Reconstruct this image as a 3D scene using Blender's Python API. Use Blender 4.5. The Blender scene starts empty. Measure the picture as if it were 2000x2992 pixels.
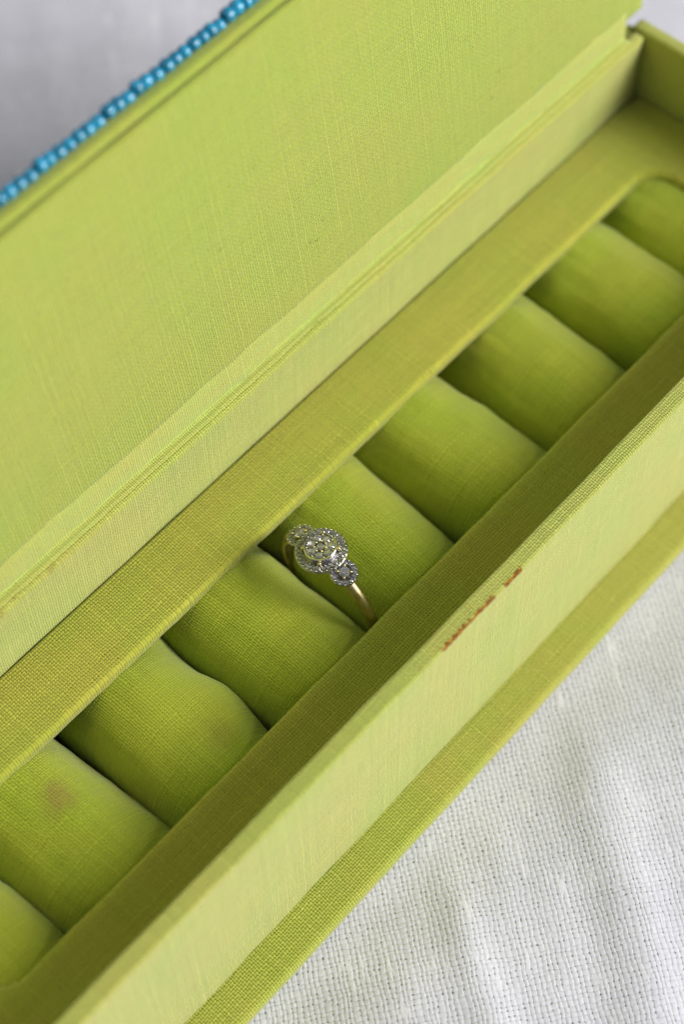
import bpy, bmesh, math, random
import numpy as np
from mathutils import Vector, Matrix, noise

random.seed(7)
MM = 0.001
ZB = 3.0            # thickness of the base board: the box model has z = 0 on top of it, the cloth lies at world z = 0
sc = bpy.context.scene
col = sc.collection

# ------------------------------------------------------------------ camera
cam_pos = Vector((-55.64, -72.116, 272.81 + ZB)) * MM
RIGHT = Vector((0.66633, -0.74559, -0.00959))
DOWN = Vector((-0.63934, -0.56466, -0.52193))
FWD = Vector((0.38373, 0.35391, -0.85294))
cd = bpy.data.cameras.new('camera')
cam = bpy.data.objects.new('camera', cd)
col.objects.link(cam)
m = Matrix.Identity(4)
for i in range(3):
    m[i][0] = RIGHT[i]; m[i][1] = -DOWN[i]; m[i][2] = -FWD[i]; m[i][3] = cam_pos[i]
cam.matrix_world = m
cd.sensor_fit = 'VERTICAL'
cd.sensor_height = 36.0
cd.lens = 66.31
cd.clip_start = 0.01
cd.clip_end = 50
cd.dof.use_dof = True
cd.dof.focus_distance = 0.2825
cd.dof.aperture_fstop = 9.5
cd.dof.aperture_blades = 7
sc.camera = cam

# ------------------------------------------------------------------ light: a window in front of the box, soft room light
world = bpy.data.worlds.new('World')
sc.world = world
world.use_nodes = True
bg = world.node_tree.nodes['Background']
bg.inputs[0].default_value = (0.95, 0.94, 1.0, 1)
bg.inputs[1].default_value = 0.175

def area_lamp(name, direction, dist, sx, sy, power, color):
    ld = bpy.data.lights.new(name, 'AREA')
    ld.shape = 'RECTANGLE'; ld.size = sx; ld.size_y = sy
    ld.energy = power; ld.color = color
    o = bpy.data.objects.new(name, ld)
    col.objects.link(o)
    d = Vector(direction).normalized()
    o.location = Vector((0.06, 0.025, 0.02)) + d * dist
    o.rotation_euler = d.to_track_quat('Z', 'Y').to_euler()
    return o
window = area_lamp('window_light', (1.05, -1.5, 1.0), 1.6, 0.80, 0.95, 38.5, (1.0, 0.98, 0.985))
back_fill = area_lamp('back_fill_light', (-0.4, 1.15, 1.2), 1.8, 0.9, 0.9, 6.2, (0.95, 0.95, 1.0))  # unseen fill lamp, added to brighten the cloth behind the lid

sc.view_settings.view_transform = 'Standard'
sc.view_settings.look = 'None'
sc.view_settings.exposure = 0.0
sc.view_settings.gamma = 1.0
sc.view_settings.use_curve_mapping = False
sc.render.engine = 'CYCLES'
sc.cycles.max_bounces = 14
sc.cycles.diffuse_bounces = 6
sc.cycles.glossy_bounces = 6
sc.cycles.transmission_bounces = 10
sc.cycles.caustics_refractive = False
sc.cycles.caustics_reflective = False
sc.cycles.sample_clamp_indirect = 6

# ------------------------------------------------------------------ node helpers
class NT:
    def __init__(self, name):
        self.mat = bpy.data.materials.new(name)
        self.mat.use_nodes = True
        self.t = self.mat.node_tree
        self.t.nodes.clear()
        self.out = self.t.nodes.new('ShaderNodeOutputMaterial')
    def n(self, kind, **kw):
        nd = self.t.nodes.new(kind)
        for k, v in kw.items():
            setattr(nd, k, v)
        return nd
    def put(self, sock, v):
        if isinstance(v, bpy.types.NodeSocket):
            self.t.links.new(v, sock)
        else:
            sock.default_value = v
    def m(self, op, a, b=0.0, c=None, clamp=False):
        nd = self.n('ShaderNodeMath', operation=op)
        nd.use_clamp = clamp
        self.put(nd.inputs[0], a); self.put(nd.inputs[1], b)
        if c is not None:
            self.put(nd.inputs[2], c)
        return nd.outputs[0]
    def vm(self, op, a, b):
        nd = self.n('ShaderNodeVectorMath', operation=op)
        self.put(nd.inputs[0], a); self.put(nd.inputs[1], b)
        return nd.outputs[0]
    def smooth(self, x, lo, hi):
        nd = self.n('ShaderNodeMapRange', interpolation_type='SMOOTHSTEP')
        self.put(nd.inputs[0], x); nd.inputs[1].default_value = lo; nd.inputs[2].default_value = hi
        return nd.outputs[0]
    def lin(self, x, lo, hi, a, b):
        nd = self.n('ShaderNodeMapRange')
        self.put(nd.inputs[0], x); nd.inputs[1].default_value = lo; nd.inputs[2].default_value = hi
        nd.inputs[3].default_value = a; nd.inputs[4].default_value = b
        return nd.outputs[0]
    def xyz(self, x, y, z=0.0):
        nd = self.n('ShaderNodeCombineXYZ')
        self.put(nd.inputs[0], x); self.put(nd.inputs[1], y); self.put(nd.inputs[2], z)
        return nd.outputs[0]
    def sep(self, v):
        nd = self.n('ShaderNodeSeparateXYZ')
        self.put(nd.inputs[0], v)
        return nd.outputs
    def noise(self, vec, scale, detail=2.0, rough=0.5):
        nd = self.n('ShaderNodeTexNoise')
        self.put(nd.inputs['Vector'], vec)
        nd.inputs['Scale'].default_value = scale
        nd.inputs['Detail'].default_value = detail
        nd.inputs['Roughness'].default_value = rough
        return nd.outputs[0]
    def mix(self, f, a, b, blend='MIX'):
        nd = self.n('ShaderNodeMix', data_type='RGBA', blend_type=blend)
        self.put(nd.inputs[0], f)
        self.put(nd.inputs[6], a if isinstance(a, bpy.types.NodeSocket) else (*a, 1))
        self.put(nd.inputs[7], b if isinstance(b, bpy.types.NodeSocket) else (*b, 1))
        return nd.outputs[2]
    def uv(self):
        nd = self.n('ShaderNodeUVMap'); nd.uv_map = 'UVMap'
        return nd.outputs[0]
    def obj(self):
        return self.n('ShaderNodeTexCoord').outputs['Object']
    def weave(self, uv, pitch, wob=0.25, g0=0.42, g1=0.90, rnd=0.55, une=1.1):
        """plain weave of round threads; uv in mm. returns height 0..1, gap mask, thread tone"""
        u, v, _ = self.sep(uv)
        w1 = self.m('SUBTRACT', self.noise(uv, 0.35, 2.0), 0.5)
        w2 = self.m('SUBTRACT', self.noise(self.vm('ADD', uv, (31.7, 11.3, 5.0)), 0.35, 2.0), 0.5)
        w3 = self.m('SUBTRACT', self.noise(uv, 1.6, 1.0), 0.5)
        U = self.m('ADD', self.m('DIVIDE', u, pitch), self.m('ADD', self.m('MULTIPLY', w1, wob * 5), self.m('MULTIPLY', w3, wob)))
        V = self.m('ADD', self.m('DIVIDE', v, pitch), self.m('SUBTRACT', self.m('MULTIPLY', w2, wob * 5), self.m('MULTIPLY', w3, wob)))
        U = self.m('ADD', U, self.m('MULTIPLY', self.noise(self.xyz(u, 3.3, 0.0), 0.55 / pitch, 1.0), une))
        V = self.m('ADD', V, self.m('MULTIPLY', self.noise(self.xyz(7.1, v, 0.0), 0.55 / pitch, 1.0), une))
        iu = self.m('FLOOR', U); iv = self.m('FLOOR', V)
        fu = self.m('ABSOLUTE', self.m('MULTIPLY_ADD', self.m('FRACT', U), 2.0, -1.0))
        fv = self.m('ABSOLUTE', self.m('MULTIPLY_ADD', self.m('FRACT', V), 2.0, -1.0))
        par = self.m('FLOORED_MODULO', self.m('ADD', iu, iv), 2.0)
        fu2 = self.m('MULTIPLY', fu, fu); fv2 = self.m('MULTIPLY', fv, fv)
        hw = self.m('MULTIPLY', self.m('MULTIPLY_ADD', fu2, -0.85, 1.0), self.m('MULTIPLY_ADD', fv2, -0.45, 1.0))
        hf = self.m('MULTIPLY', self.m('MULTIPLY_ADD', fv2, -0.85, 1.0), self.m('MULTIPLY_ADD', fu2, -0.45, 1.0))
        h = self.m('ADD', self.m('MULTIPLY', hw, par), self.m('MULTIPLY', hf, self.m('SUBTRACT', 1.0, par)))
        gap = self.m('MULTIPLY', self.smooth(fu, g0, g1), self.smooth(fv, g0, g1))
        wn = self.n('ShaderNodeTexWhiteNoise', noise_dimensions='2D')
        self.put(wn.inputs['Vector'], self.xyz(self.m('FLOOR', self.m('ADD', U, 0.5)), self.m('FLOOR', self.m('ADD', V, 0.5))))
        gap = self.m('MULTIPLY', gap, self.lin(wn.outputs['Value'], 0.0, 1.0, rnd, 1.0))
        tw = self.noise(self.xyz(iu, self.m('MULTIPLY', V, 0.035), 3.0), 0.77, 2.0)
        tf = self.noise(self.xyz(self.m('MULTIPLY', U, 0.035), iv, 9.0), 0.77, 2.0)
        tone = self.m('ADD', self.m('MULTIPLY', tw, par), self.m('MULTIPLY', tf, self.m('SUBTRACT', 1.0, par)))
        return h, gap, tone, par
    def principled(self, color, rough, height=None, dist=0.0001, strength=1.0, sheen=0.0, **kw):
        b = self.n('ShaderNodeBsdfPrincipled')
        self.put(b.inputs['Base Color'], color if isinstance(color, bpy.types.NodeSocket) else (*color, 1))
        self.put(b.inputs['Roughness'], rough)
        for k, v in kw.items():
            self.put(b.inputs[k], v)
        if sheen:
            b.inputs['Sheen Weight'].default_value = sheen
            b.inputs['Sheen Roughness'].default_value = 0.45
        if height is not None:
            bp = self.n('ShaderNodeBump')
            bp.inputs['Strength'].default_value = strength
            bp.inputs['Distance'].default_value = dist
            self.t.links.new(height, bp.inputs['Height'])
            self.t.links.new(bp.outputs[0], b.inputs['Normal'])
        self.t.links.new(b.outputs[0], self.out.inputs[0])
        return self.mat

def lime_cloth(name, yellow, green, pitch=0.40, stains=None, gap_dark=0.95, bump=0.00014, speck=0.0, seed=0.0, streak=1.0):
    t = NT(name)
    uv = t.vm('ADD', t.uv(), (seed, seed * 0.7, 0))
    ob = t.vm('SCALE', t.obj(), (0, 0, 0))
    ob.node.inputs[3].default_value = 1000.0
    h, gap, tone, par = t.weave(uv, pitch)
    blot = t.noise(t.vm('ADD', ob, (seed, 4.0, 9.0)), 0.055, 4.0, 0.6)
    c = t.mix(t.smooth(blot, 0.36, 0.64), yellow, green)
    # threads of slightly different dye lots
    c = t.mix(t.m('MULTIPLY', t.smooth(tone, 0.5, 0.82), 0.45 * streak), c, tuple(min(1, x * 1.35 + 0.02) for x in yellow))
    c = t.mix(t.m('MULTIPLY', t.smooth(tone, 0.5, 0.2), 0.40 * streak), c, tuple(x * 0.66 for x in green))
    c = t.mix(t.m('MULTIPLY', par, 0.16), c, tuple(x * 0.8 for x in green))
    fine = t.noise(uv, 0.5, 3.0, 0.65)
    c = t.mix(t.m('MULTIPLY', t.smooth(fine, 0.55, 0.85), 0.35), c, tuple(x * 0.72 for x in yellow))
    if speck:
        vo = t.n('ShaderNodeTexVoronoi'); t.put(vo.inputs['Vector'], uv); vo.inputs['Scale'].default_value = 0.16
        vo.inputs['Randomness'].default_value = 1.0
        sp = t.m('MULTIPLY', t.smooth(vo.outputs['Distance'], 0.085, 0.03), t.smooth(t.noise(uv, 0.09, 1.0), 0.5, 0.62))
        c = t.mix(t.m('MULTIPLY', sp, speck), c, (0.22, 0.15, 0.03))
        soil = t.m('MULTIPLY', t.smooth(t.noise(uv, 0.21, 3.0, 0.6), 0.62, 0.78), 0.30)
        c = t.mix(soil, c, (0.34, 0.26, 0.09))
    if stains:
        c = stains(t, ob, c)
    c = t.mix(t.m('MULTIPLY', gap, gap_dark), c, tuple(x * 0.16 for x in green))
    return t.principled(c, 0.9, h, bump, 0.9, sheen=0.35, **{'Specular IOR Level': 0.15})

def stain_front(t, ob, c):
    x, y, z = t.sep(ob)
    d = t.m('SQRT', t.m('ADD', t.m('POWER', t.m('ABSOLUTE', t.m('SUBTRACT', y, 0.05)), 2.0), t.m('POWER', t.m('ABSOLUTE', t.m('SUBTRACT', z, 36.5)), 2.0)))
    nx = t.noise(ob, 0.9, 3.0, 0.7)
    d = t.m('ADD', d, t.m('MULTIPLY', t.m('SUBTRACT', nx, 0.5), 1.9))
    body = t.m('MULTIPLY', t.smooth(x, 42.6, 43.4), t.smooth(x, 55.2, 54.2))
    tail = t.m('MULTIPLY', t.smooth(x, 56.5, 57.2), t.smooth(x, 61.5, 60.3))
    brk = t.smooth(t.noise(t.xyz(t.m('MULTIPLY', x, 0.55), 2.2, 0.0), 1.0, 2.0), 0.30, 0.42)
    mk = t.m('MULTIPLY', t.m('MULTIPLY', t.smooth(d, 0.60, 0.30), t.m('ADD', body, tail, clamp=True)), brk)
    c = t.mix(t.m('MULTIPLY', mk, 0.98), c, t.mix(t.smooth(nx, 0.4, 0.6), (0.22, 0.07, 0.0), (0.42, 0.165, 0.0)))
    # rubbed, slightly browned top edge
    wear = t.m('MULTIPLY', t.smooth(t.m('ABSOLUTE', t.m('SUBTRACT', z, 36.2)), 0.8, 0.1), t.smooth(t.noise(ob, 0.33, 4.0, 0.7), 0.56, 0.72))
    return t.mix(t.m('MULTIPLY', wear, 0.45), c, (0.42, 0.27, 0.05))

def stain_back(t, ob, c):
    x, y, z = t.sep(ob)
    band = t.smooth(t.m('ABSOLUTE', t.m('SUBTRACT', z, 36.2)), 0.75, 0.15)
    mk = t.m('MULTIPLY', t.m('MULTIPLY', band, t.smooth(x, 27.0, 8.0)), t.smooth(t.noise(ob, 0.6, 3.0, 0.7), 0.42, 0.66))
    return t.mix(t.m('MULTIPLY', mk, 0.6), c, (0.32, 0.18, 0.05))

def stain_roll(t, ob, c):
    d = t.n('ShaderNodeVectorMath', operation='DISTANCE')
    t.put(d.inputs[0], ob); d.inputs[1].default_value = (-5.2, 31.0, 21.0)
    dd = t.m('ADD', d.outputs['Value'], t.m('MULTIPLY', t.m('SUBTRACT', t.noise(ob, 0.45, 4.0, 0.7), 0.5), 6.5))
    c = t.mix(t.m('MULTIPLY', t.smooth(dd, 4.4, -0.4), 0.58), c, (0.42, 0.22, 0.09))
    d2 = t.n('ShaderNodeVectorMath', operation='DISTANCE')
    t.put(d2.inputs[0], ob); d2.inputs[1].default_value = (18.0, 20.5, 20.8)
    return t.mix(t.m('MULTIPLY', t.smooth(d2.outputs['Value'], 4.0, 0.8), 0.30), c, (0.34, 0.22, 0.06))

YEL = (0.56, 0.56, 0.12)
GRN = (0.50, 0.57, 0.11)
MAT_FRONT = lime_cloth('lime_cloth_front', YEL, GRN, 0.42, stain_front, seed=3)
MAT_BACK = lime_cloth('lime_cloth_back', YEL, GRN, 0.42, stain_back, seed=17)
MAT_BASE = lime_cloth('lime_cloth_base', (0.50, 0.49, 0.09), (0.44, 0.50, 0.075), 0.45, seed=29)
MAT_LEDGE = lime_cloth('lime_cloth_ledge', (0.56, 0.53, 0.075), (0.50, 0.54, 0.065), 0.45, speck=0.3, seed=41)
MAT_LID = lime_cloth('lime_cloth_lid', (0.445, 0.49, 0.075), (0.41, 0.505, 0.07), 0.45, speck=0.4, seed=53, streak=0.45)
MAT_ROLL = lime_cloth('lime_cloth_roll', (0.54, 0.59, 0.05), (0.47, 0.59, 0.04), 0.41, stain_roll, gap_dark=0.85, seed=67)

def hinge_mat():
    t = NT('lime_cloth_hinge')
    uv = t.uv(); u, v, _ = t.sep(uv)
    h, gap, tone, par = t.weave(uv, 0.40)
    n = t.noise(t.xyz(t.m('MULTIPLY', u, 0.12), v, 0.0), 0.6, 3.0)
    c = t.mix(t.smooth(n, 0.4, 0.6), (0.54, 0.56, 0.125), (0.51, 0.58, 0.13))
    # unfaded dye kept in the fold
    fold = t.m('MULTIPLY', t.smooth(t.m('ABSOLUTE', t.m('ADD', t.m('SUBTRACT', v, 1.9), t.m('MULTIPLY', t.m('SUBTRACT', n, 0.5), 1.6))), 1.3, 0.1), t.lin(t.noise(t.xyz(t.m('MULTIPLY', u, 0.05), 7.0, 0.0), 1.0, 2.0), 0.35, 0.65, 0.35, 0.95))
    c = t.mix(t.m('MULTIPLY', fold, 0.38), c, (0.40, 0.58, 0.12))
    c = t.mix(t.m('MULTIPLY', t.smooth(tone, 0.5, 0.8), 0.35), c, (0.62, 0.64, 0.2))
    c = t.mix(t.m('MULTIPLY', gap, 0.85), c, (0.08, 0.09, 0.01))
    return t.principled(c, 0.9, h, 0.0001, 0.9, sheen=0.35, **{'Specular IOR Level': 0.15})
MAT_HINGE = hinge_mat()

def white_linen():
    t = NT('white_linen')
    uv = t.uv()
    h, gap, tone, par = t.weave(uv, 0.82, 0.20, 0.50, 0.90, 0.0, 0.95)
    cloud = t.noise(uv, 0.045, 4.0, 0.6)
    c = t.mix(t.smooth(cloud, 0.3, 0.7), (0.73, 0.735, 0.785), (0.64, 0.645, 0.69))
    c = t.mix(t.m('MULTIPLY', t.smooth(tone, 0.45, 0.15), 0.35), c, (0.46, 0.46, 0.485))
    c = t.mix(t.m('MULTIPLY', t.smooth(tone, 0.55, 0.85), 0.5), c, (0.87, 0.87, 0.89))
    # fluffy slubs that fill the gaps
    slub = t.smooth(t.noise(t.xyz(t.m('MULTIPLY', t.sep(uv)[0], 0.26), t.m('MULTIPLY', t.sep(uv)[1], 0.95), 0.0), 0.42, 3.0, 0.6), 0.57, 0.70)
    openn = t.lin(t.noise(uv, 0.75, 3.0), 0.30, 0.62, 0.15, 1.1)
    gp = t.m('MULTIPLY', t.m('MULTIPLY', gap, openn), t.m('SUBTRACT', 1.0, slub))
    c = t.mix(t.m('MULTIPLY', slub, 0.5), c, (0.87, 0.87, 0.89))
    c = t.mix(t.m('MULTIPLY', gp, 0.85, clamp=True), c, (0.13, 0.13, 0.135))
    hh = t.m('ADD', t.m('MULTIPLY', h, t.m('SUBTRACT', 0.62, t.m('MULTIPLY', slub, 0.5))), t.m('MULTIPLY', slub, 0.6))
    hh = t.m('SUBTRACT', hh, t.m('MULTIPLY', gp, 0.6))
    hh = t.m('ADD', hh, t.m('MULTIPLY', tone, 0.9))
    return t.principled(c, 0.92, hh, 0.00015, 0.9, sheen=0.1, **{'Specular IOR Level': 0.12})
MAT_LINEN = white_linen()

def simple(name, color, rough, metallic=0.0, nscale=0.0, namp=0.0, **kw):
    t = NT(name)
    c = color
    r = rough
    if nscale:
        n = t.noise(t.obj(), nscale, 3.0)
        c = t.mix(t.smooth(n, 0.35, 0.65), tuple(x * (1 - namp) for x in color), tuple(min(1, x * (1 + namp)) for x in color))
        r = t.lin(n, 0.3, 0.7, rough * 0.8, rough * 1.25)
    return t.principled(c, r, Metallic=metallic, **kw)
MAT_GOLD = simple('worn_yellow_gold', (0.47, 0.385, 0.18), 0.36, 1.0, 900, 0.10)
MAT_PRONG = simple('bright_gold_prong', (0.88, 0.76, 0.36), 0.22, 1.0, 1500, 0.06)
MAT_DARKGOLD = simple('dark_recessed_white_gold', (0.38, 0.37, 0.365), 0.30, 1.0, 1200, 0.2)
MAT_WHITEGOLD = simple('white_gold', (0.80, 0.78, 0.76), 0.20, 1.0, 1200, 0.12)
MAT_BEAD = simple('turquoise_glass_bead', (0.012, 0.245, 0.40), 0.20, 0.0, 500, 0.35, **{'Coat Weight': 0.6, 'Coat Roughness': 0.08})
MAT_GEM = simple('diamond', (0.97, 0.97, 0.97), 0.0, 0.0, **{'Transmission Weight': 0.86, 'IOR': 2.35})

# ------------------------------------------------------------------ mesh helpers
def link(name, me, mat=None, parent=None, smooth=True):
    o = bpy.data.objects.new(name, me)
    col.objects.link(o)
    if mat is not None:
        me.materials.clear(); me.materials.append(mat)
    if smooth:
        me.polygons.foreach_set('use_smooth', [True] * len(me.polygons))
    if parent is not None:
        o.parent = parent
    return o

def mesh_from(name, verts, faces, uvs=None):
    """verts in mm; uvs: per-vertex (u, v) in mm or per-loop list"""
    me = bpy.data.meshes.new(name)
    me.from_pydata([(x * MM, y * MM, z * MM) for x, y, z in verts], [], faces)
    if uvs is not None:
        lay = me.uv_layers.new(name='UVMap')
        if len(uvs) == len(verts):
            for lp in me.loops:
                lay.data[lp.index].uv = uvs[lp.vertex_index]
        else:
            for i, q in enumerate(uvs):
                lay.data[i].uv = q
    me.update()
    return me

def rrect(a0, a1, b0, b1, r, seg=5, step=2.0):
    """closed rounded rectangle outline with points along the flats; anticlockwise from (a0+r, b0)"""
    pts = []
    def flat(p, q):
        L = math.dist(p, q); e = min(0.35, L * 0.2)
        ds = [e] + [e + (L - 2 * e) * k / max(1, int(L / step)) for k in range(1, max(1, int(L / step)))] + [L - e]
        for d in ds:
            f = d / L
            pts.append((p[0] + (q[0] - p[0]) * f, p[1] + (q[1] - p[1]) * f))
    def arc(cx, cy, t0):
        for k in range(seg + 1):
            t = t0 + math.pi / 2 * k / seg
            pts.append((cx + r * math.cos(t), cy + r * math.sin(t)))
    flat((a0 + r, b0), (a1 - r, b0)); arc(a1 - r, b0 + r, -math.pi / 2)
    flat((a1, b0 + r), (a1, b1 - r)); arc(a1 - r, b1 - r, 0)
    flat((a1 - r, b1), (a0 + r, b1)); arc(a0 + r, b1 - r, math.pi / 2)
    flat((a0, b1 - r), (a0, b0 + r)); arc(a0 + r, b0 + r, math.pi)
    return pts

def sweep(name, prof, s0, s1, axis, mat, parent, step=2.5, wob=0.10, r_end=0.8, seed=0.0):
    """a cloth-covered board: closed profile swept along x or y with soft ends and slight waviness"""
    n = max(2, int((s1 - s0) / step))
    ss = [s0, s0 + 0.12 * r_end, s0 + 0.4 * r_end, s0 + r_end] + [s0 + r_end + (s1 - s0 - 2 * r_end) * k / n for k in range(1, n)] + [s1 - r_end, s1 - 0.4 * r_end, s1 - 0.12 * r_end, s1]
    ca = sum(p[0] for p in prof) / len(prof); cb = sum(p[1] for p in prof) / len(prof)
    arcs = [0.0]
    for i in range(1, len(prof)):
        arcs.append(arcs[-1] + math.dist(prof[i - 1], prof[i]))
    total = arcs[-1] + math.dist(prof[-1], prof[0])
    amin = min(p[0] for p in prof); amax = max(p[0] for p in prof); bmin = min(p[1] for p in prof); bmax = max(p[1] for p in prof)
    verts, faces, uvs = [], [], []
    P = len(prof)
    for k, s in enumerate(ss):
        e = min(s - s0, s1 - s)
        ins = 0.0 if e >= r_end else r_end - math.sqrt(max(0, r_end ** 2 - (r_end - e) ** 2))
        for i, (a, b) in enumerate(prof):
            a2 = min(max(a, amin + ins), amax - ins) if amax - amin > 2 * ins else ca
            b2 = min(max(b, bmin + ins), bmax - ins) if bmax - bmin > 2 * ins else cb
            if wob:
                q = Vector((s * 0.09 + seed, a * 0.12, b * 0.12))
                q2 = Vector((s * 0.5 + seed, a * 0.4 + 9, b * 0.4))
                a2 += wob * (noise.noise(q) + 0.35 * noise.noise(q2)); b2 += wob * (noise.noise(q + Vector((7, 3, 1))) + 0.35 * noise.noise(q2 + Vector((3, 3, 3))))
            verts.append((s, a2, b2) if axis == 'x' else (a2, s, b2))
    loops = []
    K = len(ss)
    for k in range(K - 1):
        for i in range(P):
            j = (i + 1) % P
            quad = (k * P + i, k * P + j, (k + 1) * P + j, (k + 1) * P + i)
            u1 = arcs[i]; u2 = arcs[j] if j else total
            uq = [(ss[k], u1), (ss[k], u2), (ss[k + 1], u2), (ss[k + 1], u1)]
            if axis == 'x':
                quad = quad[::-1]; uq = uq[::-1]
            faces.append(quad); loops += uq
    c0 = tuple(range(P)); c1 = tuple(range((K - 1) * P, K * P))
    for c, rev in ((c0, axis == 'y'), (c1, axis == 'x')):
        cc = c[::-1] if rev else c
        faces.append(cc); loops += [prof[i % P] for i in cc]
    me = mesh_from(name, verts, faces, loops)
    bm = bmesh.new(); bm.from_mesh(me); bmesh.ops.recalc_face_normals(bm, faces=bm.faces); bm.to_mesh(me); bm.free()
    return link(name, me, mat, parent)

def empty(name, loc, parent=None):
    o = bpy.data.objects.new(name, None)
    o.empty_display_size = 0.01
    o.location = loc
    col.objects.link(o)
    if parent is not None:
        o.parent = parent
    return o

# ------------------------------------------------------------------ tablecloth
def tablecloth():
    def axis(lo, hi, flo, fhi, fine, coarse):
        a = list(np.arange(lo, flo, coarse)) + list(np.arange(flo, fhi, fine)) + list(np.arange(fhi, hi + coarse, coarse))
        return np.array(a)
    xs = axis(-900, 1000, -80, 330, 2.0, 24); ys = axis(-900, 1000, -110, 300, 2.0, 24)
    ca, sa = math.cos(math.radians(52)), math.sin(math.radians(52))
    verts, uvs = [], []
    for y in ys:
        for x in xs:
            # distance outside the footprint of the box
            dx = max(-52 - x, 0, x - 166); dy = max(-8 - y, 0, y - 58)
            d = math.hypot(dx, dy)
            f = min(1.0, d / 15.0); f = f * f * (3 - 2 * f)
            a = x * ca + y * sa; b = -x * sa + y * ca        # a: along the creases
            z = 0.0
            z += 1.8 * noise.noise(Vector((a * 0.009, b * 0.020, 1.3)))
            z += 0.85 * noise.noise(Vector((a * 0.014, b * 0.070, 5.3)))
            z += 0.42 * noise.noise(Vector((a * 0.035, b * 0.15, 8.3)))
            z += 0.16 * noise.noise(Vector((a * 0.12, b * 0.33, 2.3)))
            # two ironed-in creases running under the box
            for b0, amp, wd in ((-33.0, 0.95, 3.0), (-58.0, 0.6, 4.0), (62.0, 1.1, 6.0), (-4.0, 0.5, 3.5)):
                bb = b - b0 - 3.0 * noise.noise(Vector((a * 0.015, b0, 0)))
                z += amp * math.exp(-(bb / wd) ** 2)
            if y > 40: z *= 0.55
            z = (z + 0.9) * f - 0.05
            verts.append((x, y, z)); uvs.append((a, b))
    nx = len(xs)
    faces = [(j * nx + i, j * nx + i + 1, (j + 1) * nx + i + 1, (j + 1) * nx + i) for j in range(len(ys) - 1) for i in range(nx - 1)]
    o = link('tablecloth', mesh_from('tablecloth', verts, faces, uvs), MAT_LINEN)
    o['kind'] = 'structure'
    o['label'] = 'white coarse woven linen cloth with soft creases under the box'
    return o
tablecloth()

# ------------------------------------------------------------------ the box
XL, XR = -42.0, 158.0          # inside faces of the end walls
YF, YB = 2.87, 50.89           # inside faces of front and back walls
ZL, ZT = 22.45, 36.65          # ledge, wall top
OX0, OX1, OY0, OY1 = -31.0, 146.0, 15.25, 38.5   # opening in the ledge

box = empty('jewelry_box', (0, 0, ZB * MM))
box['label'] = 'open lime green cloth covered ring box with padded rolls and blue beaded lid'
box['category'] = 'jewelry box'

sweep('base_board', rrect(-6.4, 59.0, -3.0, 0.0, 1.1), -50.0, 165.0, 'x', MAT_BASE, box, seed=1)
sweep('front_wall', rrect(0.0, YF, 0.02, ZT, 0.45), -45.0, 161.2, 'x', MAT_FRONT, box, seed=2, wob=0.13)
sweep('back_wall', rrect(YB, YB + 2.3, 0.02, ZT - 0.1, 0.8), -42.0, 157.6, 'x', MAT_BACK, box, seed=3, wob=0.13)
sweep('spine', rrect(YB + 2.45, YB + 4.9, 0.02, ZT - 1.2, 0.8), -45.0, 159.5, 'x', MAT_BASE, box, seed=4)
sweep('end_wall', rrect(XR, XR + 2.9, 0.02, ZT + 0.1, 0.85), YF + 0.1, YB + 3.2, 'y', MAT_FRONT, box, seed=5)
sweep('end_wall', rrect(XL - 2.9, XL, 0.02, ZT + 0.1, 0.85), YF + 0.1, YB + 3.2, 'y', MAT_FRONT, box, seed=6)

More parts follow.
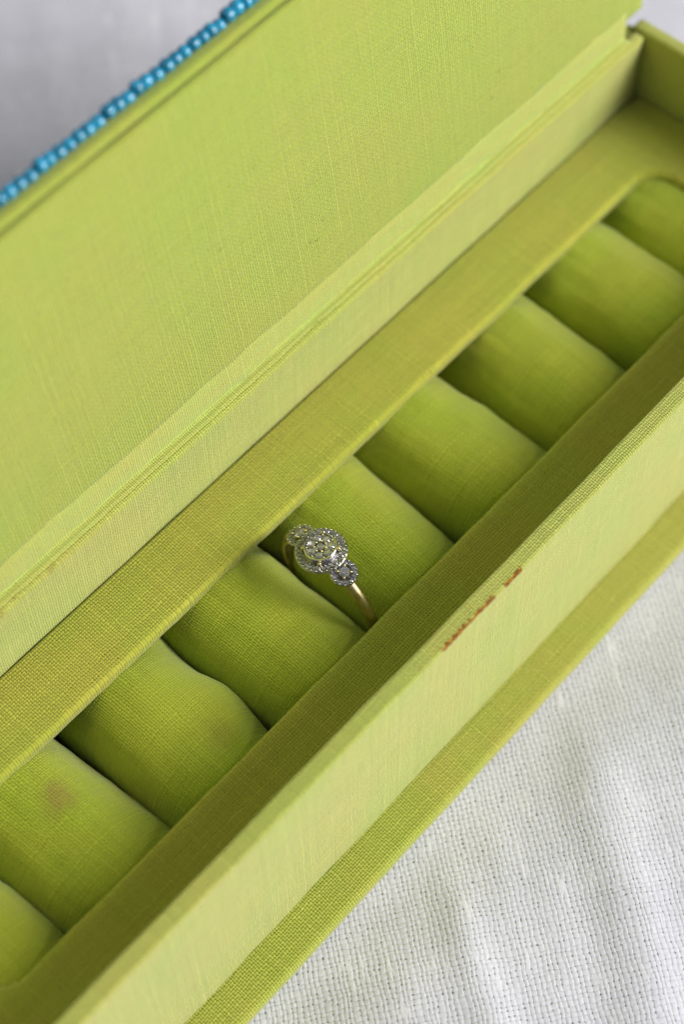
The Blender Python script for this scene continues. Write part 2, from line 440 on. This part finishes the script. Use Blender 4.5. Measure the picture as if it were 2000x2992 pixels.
def ledge():
    path = []
    r = 5.0
    for (cx, cy, t0) in ((OX1 - r, OY0 + r, -90), (OX1 - r, OY1 - r, 0), (OX0 + r, OY1 - r, 90), (OX0 + r, OY0 + r, 180)):
        for k in range(11):
            t = math.radians(t0 + 9 * k)
            path.append(((cx + r * math.cos(t), cy + r * math.sin(t)), (math.cos(t), math.sin(t))))
        # flat run to the next corner
        (px, py), nn = path[-1]
        nxt = {(-90): (OX1, OY1 - r), 0: (OX0 + r, OY1), 90: (OX0, OY0 + r), 180: (OX1 - r, OY0)}[t0]
        L = math.hypot(nxt[0] - px, nxt[1] - py); n = int(L / 2.5)
        for k in range(1, n):
            path.append(((px + (nxt[0] - px) * k / n, py + (nxt[1] - py) * k / n), nn))
    rings = [(0.15, -2.4), (0.0, -1.6), (0.02, -1.05), (0.18, -0.58), (0.5, -0.22), (0.95, -0.04), (1.5, 0.0), (3.0, 0.0), (6.0, 0.0)]
    g = 0.22
    bx0, bx1, by0, by1 = XL + g, XR - g, YF + g, YB - g
    verts, uvs = [], []
    P = len(path)
    for d, z in rings:
        for (x, y), n in path:
            w = 0.16 * noise.noise(Vector((x * 0.11, y * 0.11, 2.0))) + 0.07 * noise.noise(Vector((x * 0.5, y * 0.5, 4.0)))
            verts.append((x + n[0] * (d + w), y + n[1] * (d + w), ZL + z + 0.1 * noise.noise(Vector((x * 0.05, y * 0.05, 8.0)))))
            uvs.append((x + n[0] * (d - z), y + n[1] * (d - z)))
    for dz, gg in ((0.0, 0.45), (-0.15, 0.1), (-0.5, 0.0), (-2.0, 0.0)):
        for (x, y), n in path:
            ts = []
            if n[0] > 1e-6: ts.append((bx1 - gg - x) / n[0])
            if n[0] < -1e-6: ts.append((bx0 + gg - x) / n[0])
            if n[1] > 1e-6: ts.append((by1 - gg - y) / n[1])
            if n[1] < -1e-6: ts.append((by0 + gg - y) / n[1])
            t = min(ts)
            verts.append((x + n[0] * t, y + n[1] * t, ZL + dz)); uvs.append((x + n[0] * t, y + n[1] * t))
    R = len(rings) + 4
    faces = [(k * P + i, (k + 1) * P + i, (k + 1) * P + (i + 1) % P, k * P + (i + 1) % P) for k in range(R - 1) for i in range(P)]
    me = mesh_from('tray_ledge', verts, faces, uvs)
    bm = bmesh.new(); bm.from_mesh(me); bmesh.ops.recalc_face_normals(bm, faces=bm.faces); bm.to_mesh(me); bm.free()
    if me.polygons[5 * P].normal.z < 0:
        me.flip_normals()
    return link('tray_ledge', me, MAT_LEDGE, box)
ledge()

# padded rolls that hold the rings
def roll(i):
    xc = -29.3 + 22.0 * i
    hw, hh, zc = 11.05, 10.75, 10.45
    if i == 8: xc -= 3.0
    if i == 0: xc += 1.0
    verts, uvs, faces = [], [], []
    T, Yn = 64, 46
    y0, y1 = 6.5, 47.5
    rnd = random.Random(100 + i)
    ph = rnd.uniform(0, 50)
    tilt = rnd.uniform(-0.012, 0.012)
    dz = rnd.uniform(-0.35, 0.15)
    for k in range(Yn + 1):
        y = y0 + (y1 - y0) * k / Yn
        e = min(y - y0, y1 - y)
        end = 1.0 if e > 6 else math.sqrt(max(0.0, 1 - (1 - e / 6) ** 2))
        sag = -0.012 * ((y - 27) ** 2) * 0.35
        for j in range(T):
            t = 2 * math.pi * j / T
            c, s = math.cos(t), math.sin(t)
            p = 0.90      # a slightly squared round
            rx = hw * math.copysign(abs(c) ** p, c); rz = hh * math.copysign(abs(s) ** p, s)
            q = Vector((y * 0.07 + ph, c * 1.1, s * 1.1))
            w = 1.0 + 0.055 * noise.noise(q) + 0.020 * noise.noise(Vector((y * 0.22 + ph, c * 2.4, s * 2.4)))
            w += 0.018 * noise.noise(Vector((y * 0.09 + ph, c * 6.5, s * 6.5)))
            w += 0.010 * noise.noise(Vector((y * 0.55 + ph, c * 5.0, s * 5.0)))
            pk = max(0.0, 1 - min(abs(y - OY0), abs(y - OY1)) / 7.0)
            w += 0.022 * pk * noise.noise(Vector((y * 0.05 + ph, c * 9.0, s * 9.0)))
            x = rx * w * (0.35 + 0.65 * end); z = rz * w * (0.35 + 0.65 * end)
            if i == 2:        # a crumpled one: its crest dips and kinks
                x += 0.75 * math.sin((y - 22) * 0.33) * max(0, c) ** 0.6
                z += 0.5 * math.sin((y - 30) * 0.30 + 1.0) * max(0, s)
            if i == 3 and s > 0:   # pressed by the ring
                z -= 0.5 * math.exp(-((y - 30) / 5.0) ** 2) * max(0, c)
            verts.append((xc + x + tilt * (y - 27) * 8, y, zc + z + (sag + dz) * (0.5 + 0.5 * s)))
            uvs.append((t * 11.0, y))
    loops = []
    for k in range(Yn):
        for j in range(T):
            j2 = (j + 1) % T
            faces.append((k * T + j, k * T + j2, (k + 1) * T + j2, (k + 1) * T + j))
            a = uvs[k * T + j]; b = uvs[(k + 1) * T + j]
            un = a[0] + 11.0 * 2 * math.pi / T
            loops += [a, (un, a[1]), (un, b[1]), b]
    for k, rev in ((0, False), (Yn, True)):
        f = tuple(range(k * T, (k + 1) * T)); f = f[::-1] if rev else f
        faces.append(f); loops += [(uvs[q][0], uvs[q][1]) for q in f]
    me = mesh_from('cushion_roll', verts, faces, loops)
    bm = bmesh.new(); bm.from_mesh(me); bmesh.ops.recalc_face_normals(bm, faces=bm.faces); bm.to_mesh(me); bm.free()
    o = link('cushion_roll', me, MAT_ROLL, box)
    if i == 1: o['label'] = 'padded roll with a reddish stain'
    if i == 2: o['label'] = 'crumpled padded roll with a wavy crest'
    return o
for i in range(9):
    roll(i)

# cloth hinge between the back wall and the lid
def hinge():
    pts = [(YB + 0.9, ZT - 0.02), (YB + 1.5, ZT + 0.06), (YB + 2.0, ZT + 0.02), (YB + 2.25, ZT + 0.15), (YB + 2.35, ZT + 0.6), (YB + 2.4, ZT + 1.6), (YB + 2.5, ZT + 2.8), (YB + 2.6, ZT + 4.0), (YB + 2.75, ZT + 5.2), (YB + 3.0, ZT + 6.2), (YB + 3.6, ZT + 6.8)]
    arcs = [0.0]
    for i in range(1, len(pts)): arcs.append(arcs[-1] + math.dist(pts[i - 1], pts[i]))
    verts, uvs = [], []
    xs = np.arange(-41.5, 155.6, 0.9)
    for x in xs:
        for i, (y, z) in enumerate(pts):
            f = math.sin(math.pi * i / (len(pts) - 1))
            w = 0.38 * noise.noise(Vector((x * 0.06, i * 0.35, 3.0))) + 0.20 * noise.noise(Vector((x * 0.25, i * 0.6, 6.0)))
            w += 0.30 * noise.noise(Vector((x * 0.16 + i * 0.30, i * 0.15, 12.0)))
            verts.append((x, y - abs(w) * f * 0.9, z + 0.35 * w * f)); uvs.append((x, arcs[i]))
    P = len(pts)
    faces = [(k * P + i, (k + 1) * P + i, (k + 1) * P + i + 1, k * P + i + 1) for k in range(len(xs) - 1) for i in range(P - 1)]
    me = mesh_from('cloth_hinge', verts, faces, uvs)
    o = link('cloth_hinge', me, MAT_HINGE, box)
    sol = o.modifiers.new('thickness', 'SOLIDIFY'); sol.thickness = 0.0004; sol.offset = -1
    return o
hinge()

# ------------------------------------------------------------------ lid (local frame: x, L up the lid, N towards its outside)
A = math.radians(8.0)
LX0, LX1 = -46.5, 161.5
lid = sweep('lid', rrect(-4.2, 51.7, 1.2, 3.75, 0.75), LX0, LX1, 'x', MAT_LID, box, seed=11, wob=0.12)
lid.location = (0, 53.7 * MM, 42.5 * MM)
# local y = L -> (0, sin a, cos a); local z = N -> (0, cos a, -sin a): mirrored frame, so N is stored negative
me = lid.data
lid.rotation_euler = (math.pi / 2 - A, 0, 0)
for v in me.vertices:
    v.co.z = -v.co.z
    if v.co.y > 0: v.co.y += 0.014 * (v.co.x - 0.058) * v.co.y / 0.051     # the lid board is not cut quite square
me.flip_normals()
liner = sweep('lid_liner', rrect(-0.7, 51.0, 0.0, 1.25, 0.55), LX0 + 4.5, LX1 - 5.5, 'x', MAT_LID, lid, seed=12, wob=0.10)
for v in liner.data.vertices:
    v.co.z = -v.co.z
    v.co.y += 0.016 * (v.co.x - 0.079) * max(0.0, v.co.y) / 0.051
liner.data.flip_normals()

def bead_mesh():
    verts, faces = [], []
    S, K = 16, 8
    ro, ri, hl = 1.0, 0.34, 0.86
    prof = []
    for k in range(K):
        t = 2 * math.pi * k / K
        prof.append((hl * math.sin(t) * (1 - 0.12 * math.cos(t)), (ro + ri) / 2 + (ro - ri) / 2 * math.cos(t)))
    # flatter outer face, as on a cut seed bead
    prof = [(-hl * 0.55, ri), (-hl * 0.95, ri + 0.10), (-hl, 0.58), (-hl * 0.86, 0.80), (-hl * 0.5, 0.95), (0, 1.0), (hl * 0.5, 0.95), (hl * 0.86, 0.80), (hl, 0.58), (hl * 0.95, ri + 0.10), (hl * 0.55, ri)]
    K = len(prof)
    for s in range(S):
        a = 2 * math.pi * s / S
        for (x, r) in prof: verts.append((x, r * math.cos(a), r * math.sin(a)))
    for s in range(S):
        for k in range(K):
            k2 = (k + 1) % K; s2 = (s + 1) % S
            faces.append((s * K + k, s * K + k2, s2 * K + k2, s2 * K + k))
    me = mesh_from('bead', verts, faces)
    bm = bmesh.new(); bm.from_mesh(me); bmesh.ops.recalc_face_normals(bm, faces=bm.faces); bm.to_mesh(me); bm.free()
    return me
bmesh_data = bead_mesh()
first = link('bead', bmesh_data, MAT_BEAD, lid)
rb = random.Random(5)
x = LX0 + 1.0
made = 0
while x < LX1 - 1.0:
    g = rb.randint(3, 5)
    lo = rb.uniform(-0.20, 0.12); slope = rb.uniform(0.06, 0.16)
    for q in range(g):
        if x > LX1 - 1.0: break
        o = first if made == 0 else first.copy()
        if made: col.objects.link(o)
        o.parent = lid
        sx = rb.uniform(0.84, 1.10); sr = rb.uniform(1.0, 1.16)
        x += 0.85 * sx
        o.location = (x * MM, (51.62 + 0.018 * (x - 44) + lo + slope * (g / 2 - q) + rb.uniform(-0.05, 0.05)) * MM, -(4.2 + rb.uniform(-0.08, 0.08)) * MM)
        o.rotation_euler = (rb.uniform(0, 6.28), rb.uniform(-0.12, 0.12), rb.uniform(-0.14, 0.14))
        o.scale = (sx, sr, sr)
        x += 0.85 * sx + rb.uniform(0.0, 0.05)
        made += 1
    x += rb.uniform(0.0, 0.25)

# ------------------------------------------------------------------ the ring (local frame: circle in y-z, head at +z)
RR = 10.2                       # radius of the band's centre line
ring = empty('ring', (47.6 * MM, 25.95 * MM, (17.4 + ZB) * MM))
ring.rotation_euler = (math.radians(-5.5), math.radians(-3), math.radians(-5))
ring['label'] = 'gold ring with three diamond clusters tucked between two green rolls'
ring['category'] = 'ring'

def band():
    verts, faces = [], []
    S = 96
    for s in range(S):
        a = 2 * math.pi * s / S
        up = max(0.0, math.cos(a))
        w = 0.82 + 0.12 * up; h = 0.62 + 0.12 * up
        prof = [(-w, -h * 0.8), (-w * 0.9, -h), (0, -h), (w * 0.9, -h), (w, -h * 0.8), (w, 0.0), (w * 0.88, h * 0.45), (w * 0.6, h * 0.82), (0, h), (-w * 0.6, h * 0.82), (-w * 0.88, h * 0.45), (-w, 0.0)]
        for (x_, r_) in prof:
            verts.append((x_, (RR + r_) * math.sin(a), (RR + r_) * math.cos(a)))
    K = 12
    for s in range(S):
        for k in range(K):
            k2 = (k + 1) % K; s2 = (s + 1) % S
            faces.append((s * K + k, s * K + k2, s2 * K + k2, s2 * K + k))
    me = mesh_from('band', verts, faces)
    bm = bmesh.new(); bm.from_mesh(me); bmesh.ops.recalc_face_normals(bm, faces=bm.faces); bm.to_mesh(me); bm.free()
    return link('band', me, MAT_GOLD, ring)
band()

def lathe(name, prof, seg, mat, parent, loc=(0, 0, 0), rot=(0, 0, 0), scallop=0, amp=0.0):
    verts, faces = [], []
    for s in range(seg):
        a = 2 * math.pi * s / seg
        for (r, z) in prof:
            rr = r * (1 + amp * abs(math.cos(a * scallop / 2))) if scallop and r > prof[0][0] * 1.2 else r
            verts.append((rr * math.cos(a), rr * math.sin(a), z))
    K = len(prof)
    for s in range(seg):
        s2 = (s + 1) % seg
        for k in range(K - 1):
            faces.append((s * K + k, s2 * K + k, s2 * K + k + 1, s * K + k + 1))
    faces.append(tuple(s * K for s in range(seg))[::-1]); faces.append(tuple(s * K + K - 1 for s in range(seg)))
    me = mesh_from(name, verts, faces)
    bm = bmesh.new(); bm.from_mesh(me); bmesh.ops.recalc_face_normals(bm, faces=bm.faces); bm.to_mesh(me); bm.free()
    o = link(name, me, mat, parent, smooth=False)
    o.location = tuple(c * MM for c in loc); o.rotation_euler = rot
    return o

def gem_mesh():
    """round brilliant, radius 1, girdle at z = 0"""
    verts = [(0.56 * math.cos(math.radians(45 * k + 22.5)), 0.56 * math.sin(math.radians(45 * k + 22.5)), 0.34) for k in range(8)]
    verts += [(math.cos(math.radians(22.5 * k)), math.sin(math.radians(22.5 * k)), 0.0) for k in range(16)]
    verts += [(0, 0, -0.86)]
    faces = [tuple(range(8))]
    for k in range(8):
        # table vertex k sits between girdle 2k and 2k+2
        t0 = k; t1 = (k + 1) % 8
        g0 = 8 + (2 * k + 1) % 16; g1 = 8 + (2 * k + 2) % 16; g2 = 8 + (2 * k + 3) % 16
        faces += [(t0, g0, g1), (t0, g1, t1), (t1, g1, g2)]
    for k in range(8):
        a = 8 + (2 * k) % 16; b = 8 + (2 * k + 1) % 16; c = 8 + (2 * k + 2) % 16
        faces += [(a, 24, b), (b, 24, c)]
    me = mesh_from('stone', verts, faces)
    bm = bmesh.new(); bm.from_mesh(me); bmesh.ops.recalc_face_normals(bm, faces=bm.faces); bm.to_mesh(me); bm.free()
    me.materials.append(MAT_GEM)
    return me
GEM = gem_mesh()

def prong_mesh():
    verts, faces = [], []
    S = 8; prof = [(0.7, -1.6), (0.85, -0.4), (1.0, 0.1), (0.86, 0.55), (0.5, 0.85)]
    for s in range(S):
        a = 2 * math.pi * s / S
        for r, z in prof: verts.append((r * math.cos(a), r * math.sin(a), z))
    K = len(prof)
    for s in range(S):
        s2 = (s + 1) % S
        for k in range(K - 1): faces.append((s * K + k, s2 * K + k, s2 * K + k + 1, s * K + k + 1))
    faces.append(tuple(s * K + K - 1 for s in range(S)))
    return mesh_from('prong', verts, faces)
PRONG = prong_mesh(); PRONG.materials.append(MAT_PRONG)
PRONG.polygons.foreach_set('use_smooth', [True] * len(PRONG.polygons))
GRAIN = PRONG.copy(); GRAIN.materials.clear(); GRAIN.materials.append(MAT_WHITEGOLD)
rg = random.Random(3)
def place(name, data, parent, x_, y_, z_, r, jig=0.10):
    o = bpy.data.objects.new(name, data)
    col.objects.link(o); o.parent = parent
    o.location = (x_ * MM, y_ * MM, z_ * MM); o.scale = (r, r, r)
    o.rotation_euler = (rg.uniform(-jig, jig), rg.uniform(-jig, jig), rg.uniform(0, 6.28))
    return o

# centre cluster: scalloped halo plate, raised round cup, seven stones in the cup
hz = 11.1
cluster = lathe('center_cluster', [(2.3, -1.1), (3.3, -0.55), (3.92, -0.1), (4.0, 0.12), (3.86, 0.30), (2.85, 0.26), (2.62, 0.1)], 96, MAT_DARKGOLD, ring, (0, 0, hz), scallop=32, amp=0.025)
NH = 30
for k in range(NH):
    a = 2 * math.pi * (k + 0.5) / NH
    place('stone', GEM, cluster, 3.32 * math.cos(a), 3.32 * math.sin(a), 0.34, 0.38, 0.34)
    for rr, dz in ((3.80, 0.34), (2.92, 0.34)):
        aa = 2 * math.pi * k / NH
        place('prong', GRAIN, cluster, rr * math.cos(aa), rr * math.sin(aa), dz, 0.13, 0.2)
cup = lathe('stone_cup', [(2.2, -0.5), (2.42, 0.2), (2.5, 0.95), (2.52, 1.22), (2.44, 1.32), (2.30, 1.30), (2.2, 1.05), (1.2, 0.92)], 64, MAT_WHITEGOLD, ring, (0, 0, hz))
place('stone', GEM, cup, 0, 0, 1.26, 0.62)
for k in range(7):
    a = 2 * math.pi * k / 7 + 0.2
    place('stone', GEM, cup, 1.52 * math.cos(a), 1.52 * math.sin(a), 1.22, 0.70, 0.20)
    a2 = a + math.pi / 7
    place('prong', PRONG, cup, 0.93 * math.cos(a2), 0.93 * math.sin(a2), 1.36, 0.20)
    place('prong', PRONG, cup, 2.08 * math.cos(a2), 2.08 * math.sin(a2), 1.32, 0.16)
for k in range(4):
    a = math.pi / 2 * k + 0.75
    place('prong', PRONG, cluster, 2.72 * math.cos(a), 2.72 * math.sin(a), 0.75, 0.30, 0.1)

for sgn in (-1, 1):
    ang = math.radians(25.5) * sgn
    R0 = RR + 1.05
    side = lathe('side_cluster', [(0.9, -0.9), (1.5, -0.35), (1.88, -0.05), (1.95, 0.12), (1.84, 0.28), (1.15, 0.24), (1.0, 0.1)], 64, MAT_DARKGOLD, ring,
                 (0, R0 * math.sin(ang), R0 * math.cos(ang)), (-ang * 0.7, 0, 0), scallop=15, amp=0.04)
    side.scale = (1.1, 1.1, 1.1)
    ns = 14
    for k in range(ns):
        a = 2 * math.pi * (k + 0.5) / ns
        place('stone', GEM, side, 1.50 * math.cos(a), 1.50 * math.sin(a), 0.30, 0.33, 0.34)
        aa = 2 * math.pi * k / ns
        place('prong', GRAIN, side, 1.80 * math.cos(aa), 1.80 * math.sin(aa), 0.32, 0.12, 0.2)
    place('stone', GEM, side, 0, 0, 0.62, 0.80)
    for k in range(4):
        a = math.pi / 2 * k + 0.785
        place('prong', PRONG, side, 0.92 * math.cos(a), 0.92 * math.sin(a), 0.72, 0.20)
